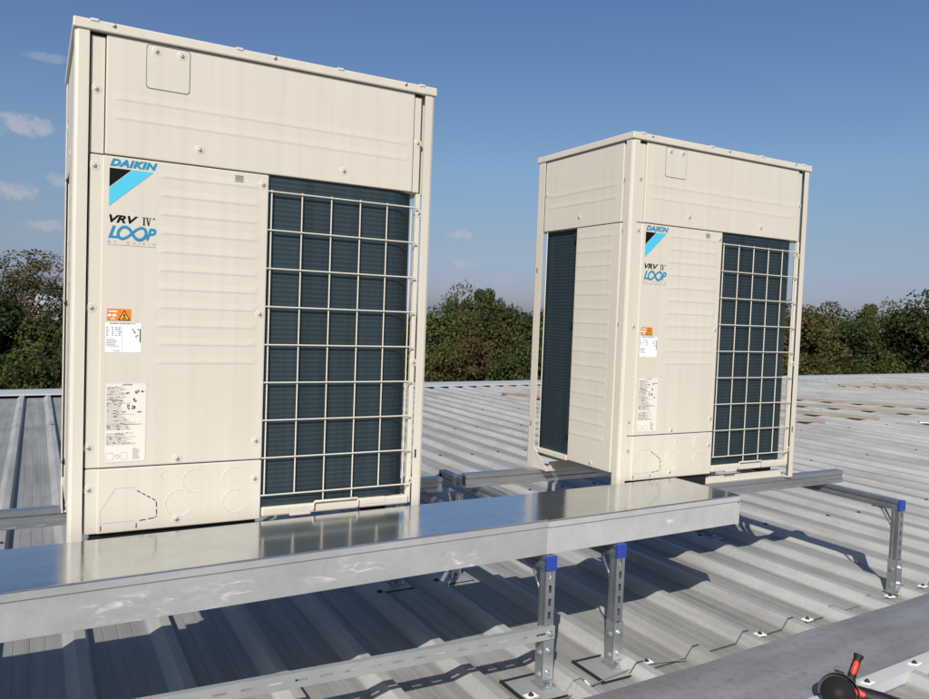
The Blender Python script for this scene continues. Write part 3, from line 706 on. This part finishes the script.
def slotted(mb, x0, x1, y, z0, z1, first, pitch, sl, sw, mi=0, axis='z', thick=.0025):
    """flat strip in the plane y with real slots along its length (axis z: upright)"""
    def B(a0, a1, c0, c1):
        if axis == 'z': mb.box(a0, a1, y, y+thick, c0, c1, mi)
        else: mb.box(c0, c1, y, y+thick, a0, a1, mi)
    w0, w1, l0, l1 = (x0, x1, z0, z1) if axis == 'z' else (z0, z1, x0, x1)
    mid = (w0+w1)/2; B(w0, mid-sw/2, l0, l1); B(mid+sw/2, w1, l0, l1)
    p = l0; s = l0+first
    while s+sl < l1:
        B(mid-sw/2, mid+sw/2, p, s); p = s+sl; s += pitch
    B(mid-sw/2, mid+sw/2, p, l1)
def bolt(mb, x, y, z, r=.011, mi=0, d='-y'):
    rot = {'-y': Matrix.Rotation(R(90), 4, 'X'), '-x': Matrix.Rotation(R(-90), 4, 'Y'), '+z': Matrix.Identity(4)}[d]
    mb.lathe([(r*1.45, 0), (r*1.45, .002)], 14, mi, Matrix.Translation((x, y, z)) @ rot, False); mb.lathe([(r*1.45, .002), (r, .002)], 14, mi, Matrix.Translation((x, y, z)) @ rot, False)
    mb.lathe([(r, .002), (r, .009), (.0001, .0095)], 6, mi, Matrix.Translation((x, y, z)) @ rot, False)
CH = .041
def stand(label, x, yf, yb, yrear, dx_rear=0.0, pads=(True, True)):
    root = empty('support_stand', (x, yf, ZR)); tag(root, label, 'support stand', 'galvanised support stands with blue end caps')
    H = ZB-ZR; BH = .052      # local z = 0 on the roof pan; the beam lies at H-BH..H
    q = MB(); q.prism([(a, H+b_-.0005) for a, b_ in chan(.043, BH)], 'y', .012, yb-yf); q.build('beam', MT['strut'], root)
    q = MB(); q.box(-.0235, .0235, -.004, .0125, H-BH-.003, H, 0, .003); q.build('end_cap', MT['blue_plastic'], root)
    q = MB(); q.box(-.0235, .0235, yb-yf-.0005, yb-yf+.012, H-BH-.003, H, 0, .003); q.build('end_cap', MT['black_plastic'], root)
    for yy, front in ((.0, True), (yrear-yf, False)):
        q = MB(); top = H-BH-.0035; y0 = yy+.002; xo = 0 if front else dx_rear
        slotted(q, xo-CH/2, xo+CH/2, y0, .012, top, .05, .05, .028, .012)
        for sx_ in (-1, 1):
            xa, xb = sorted((xo+sx_*CH/2, xo+sx_*(CH/2-.0025)))
            xi, xj = sorted((xo+sx_*(CH/2-.004), xo+sx_*(CH/2-.0065)))
            q.box(xa, xb, y0+.0026, y0+.013, .012, top); q.box(xi, xj, y0+.013, y0+.029, .012, top); q.box(xa, xb, y0+.029, y0+.041, .012, top)
            xc, xd = sorted((xo+sx_*CH/2, xo+sx_*(CH/2-.010))); q.box(xc, xd, y0+.0411, y0+.0435, .012, top)
        po = q.build('post', MT['strut'], root)
        # bright foot shoe with bolts
        q = MB(); hs = .185
        q.box(xo-CH/2-.0035, xo-CH/2-.0006, yy-.002, yy+.047, .004, hs); q.box(xo-CH/2-.0035, xo+CH/2+.0035, yy-.0035, yy-.0006, .035, hs); q.box(xo+CH/2+.0006, xo+CH/2+.0035, yy-.002, yy+.047, .004, hs)
        q.box(xo-.033, xo+.033, yy-.02, yy+.055, .007, .0115)
        for z in (.062, .145):
            bolt(q, xo+.002, yy-.0035, z, .008); bolt(q, xo-CH/2-.0035, yy+.022, z-.012, .008, 0, '-x')
        bolt(q, xo, yy-.011, .0115, .007, 0, '+z')
        q.build('foot_shoe', MT['bright_zinc'], po)
        if pads[0 if front else 1]:
            q = MB(); q.box(xo-.125, xo+.055, yy-.075, yy+.10, .002, .0055, 0, .0012)
            bp = q.build('base_plate', MT['plate'], root)
            q = MB(); q.box(xo-.138, xo+.062, yy-.083, yy+.115, .0, .002); q.box(xo-.135, xo-.1275, yy-.083, yy+.115, .002, .009); q.box(xo-.1275, xo+.062, yy+.103, yy+.110, .002, .009); q.build('rubber_mat', MT['black_rubber'], bp)
        # diagonal brace behind the post
        q = MB()
        for xo2 in (-.0145, .0145): q.prism([(yy+.045, top-.085), (yy+.052, top-.085), (yy+.112, top-.004), (yy+.10, top-.004)], 'x', xo+xo2-.002, xo+xo2+.002)
        q.box(xo-.02, xo+.02, yy+.045, yy+.0475, top-.10, top-.07); q.box(xo-.02, xo+.02, yy+.085, yy+.135, top-.0035, top-.0005)
        bolt(q, xo, yy+.122, top-.002, .007)
        q.build('brace', MT['bright_zinc'], root)
    return root
stand('blue capped galvanised support stand with the slotted strip bolted across its post', 1.590, -.425, 1.12, .80, -.06)
stand('blue capped galvanised support stand under the trunking, second from the left, no strip across it', 1.945, -.405, 1.12, .78, -.08)
stand('lone galvanised support stand right of the trunking end, blue cap on its long beam', 3.885, -.37, 1.0, .80, -.12, (False, True))
stand('galvanised support stand carrying the trunking and rails outside the picture on the left', -.72, -.47, 1.12, .80, 0)

# slotted angle rail bolted to the first stand, sloping slightly up to the left
q = MB(); Lr = 2.4
slotted(q, -Lr, .022, 0, -.024, .024, .028, .0825, .042, .008, 0, 'x')
q.box(-Lr, .022, .0026, .022, .0212, .024)
so_ = q.build('slotted_rail', MT['plate']); so_.location = (1.590, -.4335, -.357); so_.rotation_euler = (0, R(1.0), 0)
tag(so_, 'long slotted galvanised strip bolted low across the first support stand', 'slotted rail')
q = MB(); bolt(q, .0, -.0005, 0, .009); q.build('bolt', MT['bright_zinc'], so_)

# ------------------------------------------------------------------ timber battens on the far roof
m, t, b = mat('reddish_wood', (.25, .15, .11), .8); t.links.new(ramp(t, noise_tex(t, 1, 5, stretch=(3, 60, 60)), [(.3, (.16, .10, .075)), (.7, (.30, .19, .14))]), b.inputs['Base Color']); MT['red_wood'] = m
def batten(p, q_, label, w_=.075, h=.04, wood='wood'):
    p, q_ = Vector(p), Vector(q_); d = q_-p; L = d.length
    b = MB(); b.box(0, L, -w_/2, w_/2, 0, h, 0, .004)
    o = b.build('timber_batten', MT[wood]); o.location = (p.x, p.y, ZR+RH); o.rotation_euler = (0, 0, math.atan2(d.y, d.x))
    return tag(o, label, 'timber', 'timber battens lying on the roof')
batten((11.85, 7.72), (14.15, 4.88), 'long pale batten, uppermost of the four lying together beside the right cooling unit')
batten((10.75, 7.15), (13.05, 4.15), 'long pale batten, second from the top of the four beside the right cooling unit')
batten((9.60, 6.75), (11.12, 4.30), 'pale batten, third from the top of the four, ending short of the picture edge')
batten((9.05, 5.27), (9.83, 4.30), 'short pale batten, lowest of the four beside the right cooling unit')
batten((17.0, 9.05), (19.2, 7.75), 'thin far batten, the longer one near the roof edge at right')
batten((18.45, 9.08), (20.2, 7.95), 'thin far batten just behind the longer one near the roof edge at right')
batten((7.10, 8.70), (7.62, 7.45), 'reddish short batten near the far roof edge, seen between the two units', .06, .03, 'red_wood')
q = MB(); q.box(0, .5, -.05, .05, 0, .02, 0, .004); o = q.build('metal_offcut', MT['strut']); o.location = (11.5, 3.93, ZR+RH); o.rotation_euler = (0, 0, R(-48)); tag(o, 'small bluish metal offcut lying on the roof at the right picture edge', 'offcut')

# ------------------------------------------------------------------ angle grinder on the membrane strip
gr = empty('angle_grinder', (2.43, -1.035, -.540), R(-52), 'black angle grinder with red side handle lying on the grey membrane strip', 'power tool')
tilt = Matrix.Rotation(R(-18), 4, 'Y')
ax = Matrix.Translation((0, 0, .052)) @ Matrix.Rotation(R(62), 4, 'X')     # disc axis leans up towards the viewer
q = MB(); q.lathe([(.0001, .006), (.022, .006), (.024, .0), (.058, -.002), (.058, -.0045), (.024, -.003), (.0001, -.003)], 36, 0, ax); q.build('cutting_disc', MT['dark_guard'], gr)
q = MB(); V = []; F = []
for k in range(25):
    a = R(-5 + k*8.2); c, s = math.cos(a), math.sin(a)
    V += [(.022*c, .022*s, -.014), (.066*c, .066*s, -.014), (.069*c, .069*s, -.010), (.069*c, .069*s, .012), (.0655*c, .0655*s, .012), (.0645*c, .0645*s, -.009), (.022*c, .022*s, -.009)]
for k in range(24):
    for j in range(7): F.append((k*7+j, k*7+(j+1) % 7, (k+1)*7+(j+1) % 7, (k+1)*7+j))
F += [tuple(range(7)), tuple(range(24*7+6, 24*7-1, -1))]
q.add(V, F, 0, False, ax); q.lathe([(.024, -.013), (.027, -.018), (.027, -.05), (.020, -.058), (.0001, -.058)], 24, 0, ax); q.build('guard', MT['black_plastic'], gr)
q = MB(); q.tube([(.0, .03, .050), (.03, .04, .050), (.06, .04, .046), (.14, .035, .040), (.22, .02, .036), (.27, .015, .034)], [.026, .032, .029, .030, .025, .028], 16); q.build('body', MT['black_plastic'], gr)
q = MB(); q.tube([(.05, .022, .062), (.066, .018, .060), (.085, .014, .056)], [.010, .014, .010], 12); q.build('body_grip', MT['red_grip'], gr)
hb, ht = Vector((.033, .03, .075)), Vector((.066, .085, .172)); hd = (ht-hb).normalized()
q = MB(); q.tube([hb, hb+hd*.018, hb+hd*.02, hb+hd*.03, hb+hd*.10, hb+hd*.108, hb+hd*.116, hb+hd*.118], [.010, .010, .020, .0145, .0135, .017, .0175, .008], 16); hn = q.build('side_handle', MT['black_plastic'], gr)
q = MB(); side = (Vector((.0, -1, .35)) - hd*Vector((.0, -1, .35)).dot(hd)).normalized()
q.tube([hb+hd*.036+side*.006, hb+hd*.05+side*.008, hb+hd*.085+side*.0075, hb+hd*.095+side*.0055], [.006, .0105, .0098, .005], 12); q.build('handle_inlay', MT['red_grip'], hn)

# ------------------------------------------------------------------ trees and bushes beyond the roof
def crown_mesh(seed, h, r, nclump, nleaf, leaf, gap=.0, z0=.0, shape='bush'):
    rs = np.random.RandomState(seed); V = []; F = []
    cs = []
    while len(cs) < nclump:
        p = rs.uniform(-1, 1, 3); d = np.linalg.norm(p)
        if d > 1 or d < .45: continue
        if shape == 'bush': hz = (p[2]+1)/2; c = np.array([p[0]*r*(1.0-.35*hz**2), p[1]*r*(1.0-.35*hz**2), z0+hz*(h-z0)])
        else: c = np.array([p[0]*r, p[1]*r, (z0+h)/2+p[2]*(h-z0)/2])
        cs.append(c)
    cs = np.array(cs)
    for c in cs:
        cr = rs.uniform(.22, .58)*r*.5
        n = int(nleaf*rs.uniform(.6, 1.3))
        d = rs.normal(size=(n, 3)); d /= np.linalg.norm(d, axis=1)[:, None]; rad = cr*rs.uniform(.35, 1.0, n)**.6
        P = c + d*rad[:, None]*np.array([1.1, 1.1, .8])
        nr = d + rs.normal(size=(n, 3))*.7 + np.array([0, 0, .4]); nr /= np.linalg.norm(nr, axis=1)[:, None]
        t1 = np.cross(nr, rs.normal(size=(n, 3))); t1 /= np.linalg.norm(t1, axis=1)[:, None]; t2 = np.cross(nr, t1)
        sz = leaf*rs.uniform(.5, 1.5, n)[:, None]
        o = len(V)*1
        q4 = np.stack([P-t1*sz*.5, P-t2*sz*.32, P+t1*sz*.5, P+t2*sz*.32], 1)
        V.append(q4.reshape(-1, 3))
    V = np.concatenate(V); n = len(V)//4
    me = bpy.data.meshes.new('crown'); me.vertices.add(n*4); me.vertices.foreach_set('co', V.ravel().astype(np.float32))
    me.loops.add(n*4); me.loops.foreach_set('vertex_index', np.arange(n*4, dtype=np.int32)); me.polygons.add(n)
    me.polygons.foreach_set('loop_start', np.arange(0, n*4, 4, dtype=np.int32)); me.polygons.foreach_set('loop_total', np.full(n, 4, dtype=np.int32))
    me.update(); me.validate()
    return me, cs
def trunk_mb(seed, h, r0, cs, nb=9):
    rs = random.Random(seed); q = MB(); pts = [(0, 0, 0)]; x = y = 0
    for k in range(1, 6): x += rs.uniform(-.12, .12); y += rs.uniform(-.12, .12); pts.append((x, y, h*k/5*.86))
    q.tube(pts, [r0*(1-.15*k) for k in range(6)], 8)
    for c in rs.sample(list(map(tuple, cs)), min(nb, len(cs))):
        k = rs.randint(2, 4); p = Vector(pts[k]); c = Vector(c); mid = p.lerp(c, .5)+Vector((0, 0, .15))
        q.tube([p, mid, c], [r0*.4, r0*.25, r0*.08], 6)
    return q
KINDS = {}
def kind(key, *a, **kw):
    me, cs = crown_mesh(*a, **kw); me.materials.append(None)
    tm = trunk_mb(a[0], 8.0, .09 if key == 'thin' else .16, cs, 40 if key in ('thin', 'open') else 9).build('trunk', MT['bark']); td = tm.data; bpy.data.objects.remove(tm)
    KINDS[key] = (me, td)
kind('bushA', 11, 8.0, 2.7, 150, 300, .135, z0=.3); kind('bushB', 12, 8.0, 2.9, 160, 300, .13, z0=.3); kind('bushC', 13, 8.0, 2.5, 140, 300, .14, z0=.3)
kind('open', 21, 8.0, 2.3, 60, 170, .11, z0=3.0, shape='ball'); kind('round', 22, 8.0, 3.1, 130, 300, .13, z0=2.2, shape='ball'); kind('thin', 23, 8.0, 1.7, 46, 170, .06, z0=3.6, shape='ball')
def tree(k, x, y, ztop, leafm, label, cat='tree', sr=1.0, name=None):
    me, td = KINDS[k]; s = (ztop+7.0)/8.0
    root = empty(name or ('bush' if 'bush' in k else 'tree'), (x, y, -7.0), random.Random(x*13+y).uniform(0, 6.28), label, cat, 'trees and bushes beyond the far roof edge')
    c = link(bpy.data.objects.new('crown', me), root); c.material_slots[0].link = 'OBJECT'; c.material_slots[0].material = MT[leafm]
    link(bpy.data.objects.new('trunk', td), root)
    root.scale = (s*sr, s*sr, s); return root
def pol(azd, dist): return CX + dist*math.sin(R(azd)), CY + dist*math.cos(R(azd))
# azimuth, distance, kind, height of the top above the camera, leaf colour, width, label
E_ = CZ
TREES = [
 # left of the left unit
 (-5.0, 27, 'bushA', -.2, 'leaf_dark', 1.0, 'dark bush hidden mostly past the left picture edge'),
 (-2.2, 27, 'bushB', .25, 'leaf_dark', .95, 'dark dense bush at the far left picture edge, in front of the spindly tree'),
 (-1.5, 32, 'thin', 2.3, 'leaf_olive', 1.5, 'spindly half bare tree, tallest above the bushes at the far left'),
 (-.9, 33, 'thin', 1.5, 'leaf_olive', 1.3, 'smaller thin tree just right of the spindly one, left of the pale house'),
 (-3.0, 34, 'open', 1.6, 'leaf_olive', 1.0, 'loose thin crowned tree cut by the left picture edge'),
 (1.3, 26, 'bushC', -.62, 'leaf_mid', .95, 'green bush close beside the left cooling unit, below the pale house'),
 (2.9, 29, 'bushA', -.45, 'leaf_dark', .95, 'dark bush whose edge shows just left of the left cooling unit'),
 (-.4, 24, 'bushB', -1.5, 'leaf_dark', .8, 'low dark bush in the front row at the far left, above the roof edge'),
 # behind the left unit
 (7, 30, 'bushB', .2, 'leaf_dark', 1, None), (13, 30, 'bushA', .3, 'leaf_mid', 1, None), (19, 31, 'bushC', .2, 'leaf_dark', 1, None), (24, 31, 'bushB', .3, 'leaf_mid', 1, None),
 # between the units
 (27.7, 31, 'bushA', .1, 'leaf_mid', .9, 'mid green bush just right of the left cooling unit'),
 (30.3, 36, 'round', 1.25, 'leaf_dark', .62, 'round topped tree standing above the others between the two units'),
 (32.3, 32, 'bushC', .35, 'leaf_dark', .9, 'dark bush below and right of the round topped tree between the units'),
 (34.6, 31, 'bushB', .35, 'leaf_dark', .9, 'dark tall bush touching the left edge of the right cooling unit'),
 (29.6, 26.5, 'bushC', -.75, 'leaf_rust', .75, 'reddish brown bush in the front row between the two units'),
 (27.6, 25.5, 'bushB', -.9, 'leaf_olive', .75, 'olive yellow bush in the front row next to the left cooling unit'),
 (32.6, 25.5, 'bushA', -1.15, 'leaf_mid', .8, 'green bush in the front row between the units, right of the reddish one'),
 (35.0, 26, 'bushC', -.8, 'leaf_mid', .8, 'green front row bush partly behind the rear post of the right unit'),
 (33.9, 38, 'open', 1.0, 'leaf_mid', .9, 'airy tree top rising just left of the rear post of the right cooling unit'),
 (29.0, 33, 'bushB', .35, 'leaf_olive', .9, 'olive bush below the round topped tree, left of centre between the units'),
 (31.2, 29.5, 'bushB', -.1, 'leaf_olive', .9, 'olive bush in the middle of the hedge between the two units'),
 # behind the right unit
 (38.5, 34, 'bushB', .4, 'leaf_dark', 1, None), (43, 36, 'bushA', .6, 'leaf_mid', 1, None), (47.5, 38, 'bushC', .5, 'leaf_dark', 1, None),
 # right of the right unit
 (52.6, 43, 'open', 1.95, 'leaf_olive', .9, 'thin olive tree close against the right edge of the right cooling unit'),
 (53.2, 38, 'bushA', .8, 'leaf_olive', .9, 'olive brown bush next to the right edge of the right cooling unit'),
 (55.3, 44, 'open', 1.65, 'leaf_mid', 1.0, 'airy tree with ragged top, left of the pointed one at right'),
 (55.8, 40, 'bushB', .5, 'leaf_dark', 1.0, 'broad dark bush in the middle of the right hand hedge'),
 (57.3, 43, 'round', 1.3, 'leaf_mid', .48, 'pointed bushy tree at the dip in the right hand skyline'),
 (58.6, 42, 'bushC', -.05, 'leaf_dark', 1.0, 'dark bush under the skyline dip at right'),
 (60.4, 42, 'bushA', .95, 'leaf_dark', 1.0, 'dark bush on the rising skyline at right'),
 (62.2, 41, 'round', 1.7, 'leaf_dark', .95, 'big dark tree at the right picture edge, highest of the right hand hedge'),
 (64.5, 42, 'round', 2.6, 'leaf_dark', 1.0, 'big dark tree past the right picture edge'),
 (54.0, 33, 'bushC', -1.0, 'leaf_olive', .8, 'low olive bush in front row beside the right unit'),
 (56.4, 33.5, 'bushA', -1.3, 'leaf_mid', .8, 'low green bush in front row at the middle of the right hedge'),
 (58.9, 34, 'bushB', -1.0, 'leaf_mid', .8, 'low green bush in front row, second from the right picture edge'),
 (61.2, 34.5, 'bushC', -.9, 'leaf_rust', .8, 'low russet bush in front row at the right picture edge'),
 (67, 42, 'bushB', 2.0, 'leaf_dark', 1, None), (-8.5, 28, 'bushC', .2, 'leaf_mid', 1, None), (-12, 30, 'bushB', .4, 'leaf_dark', 1, None),
]
for a, d, k, top, lf, sr, lb in TREES:
    x, y = pol(a, d)
    tree(k, x, y, E_+top, lf, lb or 'bush of the far hedge hidden behind the cooling units or outside the picture', 'bush' if 'bush' in k else 'tree', sr)
# far wood behind, one mass
q = MB(); rs = np.random.RandomState(5); V = []
n = 16000
azs = rs.uniform(-16, 70, n); ds = rs.uniform(75, 120, n); tops = -1.4 + .7*np.sin(azs*.55) + .5*np.sin(azs*1.7+1)
zz = E_ + tops - rs.rand(n)**1.5*5.0
P = np.stack([CX+ds*np.sin(np.radians(azs)), CY+ds*np.cos(np.radians(azs)), zz], 1)
P = P[~((azs > -1.5) & (azs < 2.6) & (zz > E_-1.2))]; n = len(P)
for p in P:
    a = rs.normal(size=3); a /= np.linalg.norm(a); b_ = np.cross(a, rs.normal(size=3)); b_ /= np.linalg.norm(b_); s = rs.uniform(.4, 1.0)
    V.append([p-a*s*.6, p-b_*s*.4, p+a*s*.6, p+b_*s*.4])
V = np.array(V).reshape(-1, 3); q.add([tuple(v) for v in V], [(4*i, 4*i+1, 4*i+2, 4*i+3) for i in range(n)])
tag(q.build('distant_wood', MT['leaf_olive']), 'far olive wood beyond the hedge', 'wood', kind='stuff')

# pale house in the distance at left
hx, hy = pol(.85, 74)
ho = empty('house', (hx, hy, -7.0), R(20), 'small pale house with a grey roof far away at the left', 'house')
q = MB(); q.box(-2.0, 2.0, -1.6, 1.6, 0, 7.1); q.build('wall', MT['house_wall'], ho)
q = MB(); q.prism([(-2.0, 7.0), (0, 8.35), (2.0, 7.0)], 'x', -2.3, 2.3); q.build('roof', MT['house_roof'], ho)
ho.scale = (.5, .5, 1)
for x in (-1.2, .9):
    q = MB(); q.box(x-.4, x+.4, -1.68, -1.58, 5.7, 6.7); q.build('window', MT['house_glass'], ho)
# lattice masts on the skyline
def mast(azd, d, top, wd, label, mt):
    x, y = pol(azd, d); H = E_+top+7; q = MB()
    for sx_ in (-1, 1):
        for sy_ in (-1, 1): q.tube([(sx_*wd, sy_*wd, 0), (sx_*wd*.15, sy_*wd*.15, H)], .05, 4)
    for k in range(12):
        z = H*k/12; w0 = wd*(1-.85*k/12); z1 = H*(k+1)/12; w1 = wd*(1-.85*(k+1)/12)
        q.tube([(-w0, -w0, z), (w1, -w1, z1)], .035, 4); q.tube([(w0, -w0, z), (-w1, -w1, z1)], .035, 4)
    for z, l in ((H*.86, 2.2), (H*.94, 1.5)): q.tube([(-l, 0, z), (l, 0, z)], .05, 4)
    o = q.build('lattice_mast', mt); o.location = (x, y, -7.0); tag(o, label, 'mast')
mast(59.4, 210, 6.0, 1.2, 'faint lattice mast above the dip in the right hand skyline', MT['strut'])
mast(28.3, 190, 4.2, .5, 'pale mast rising above the bushes beside the left cooling unit', MT['plate'])
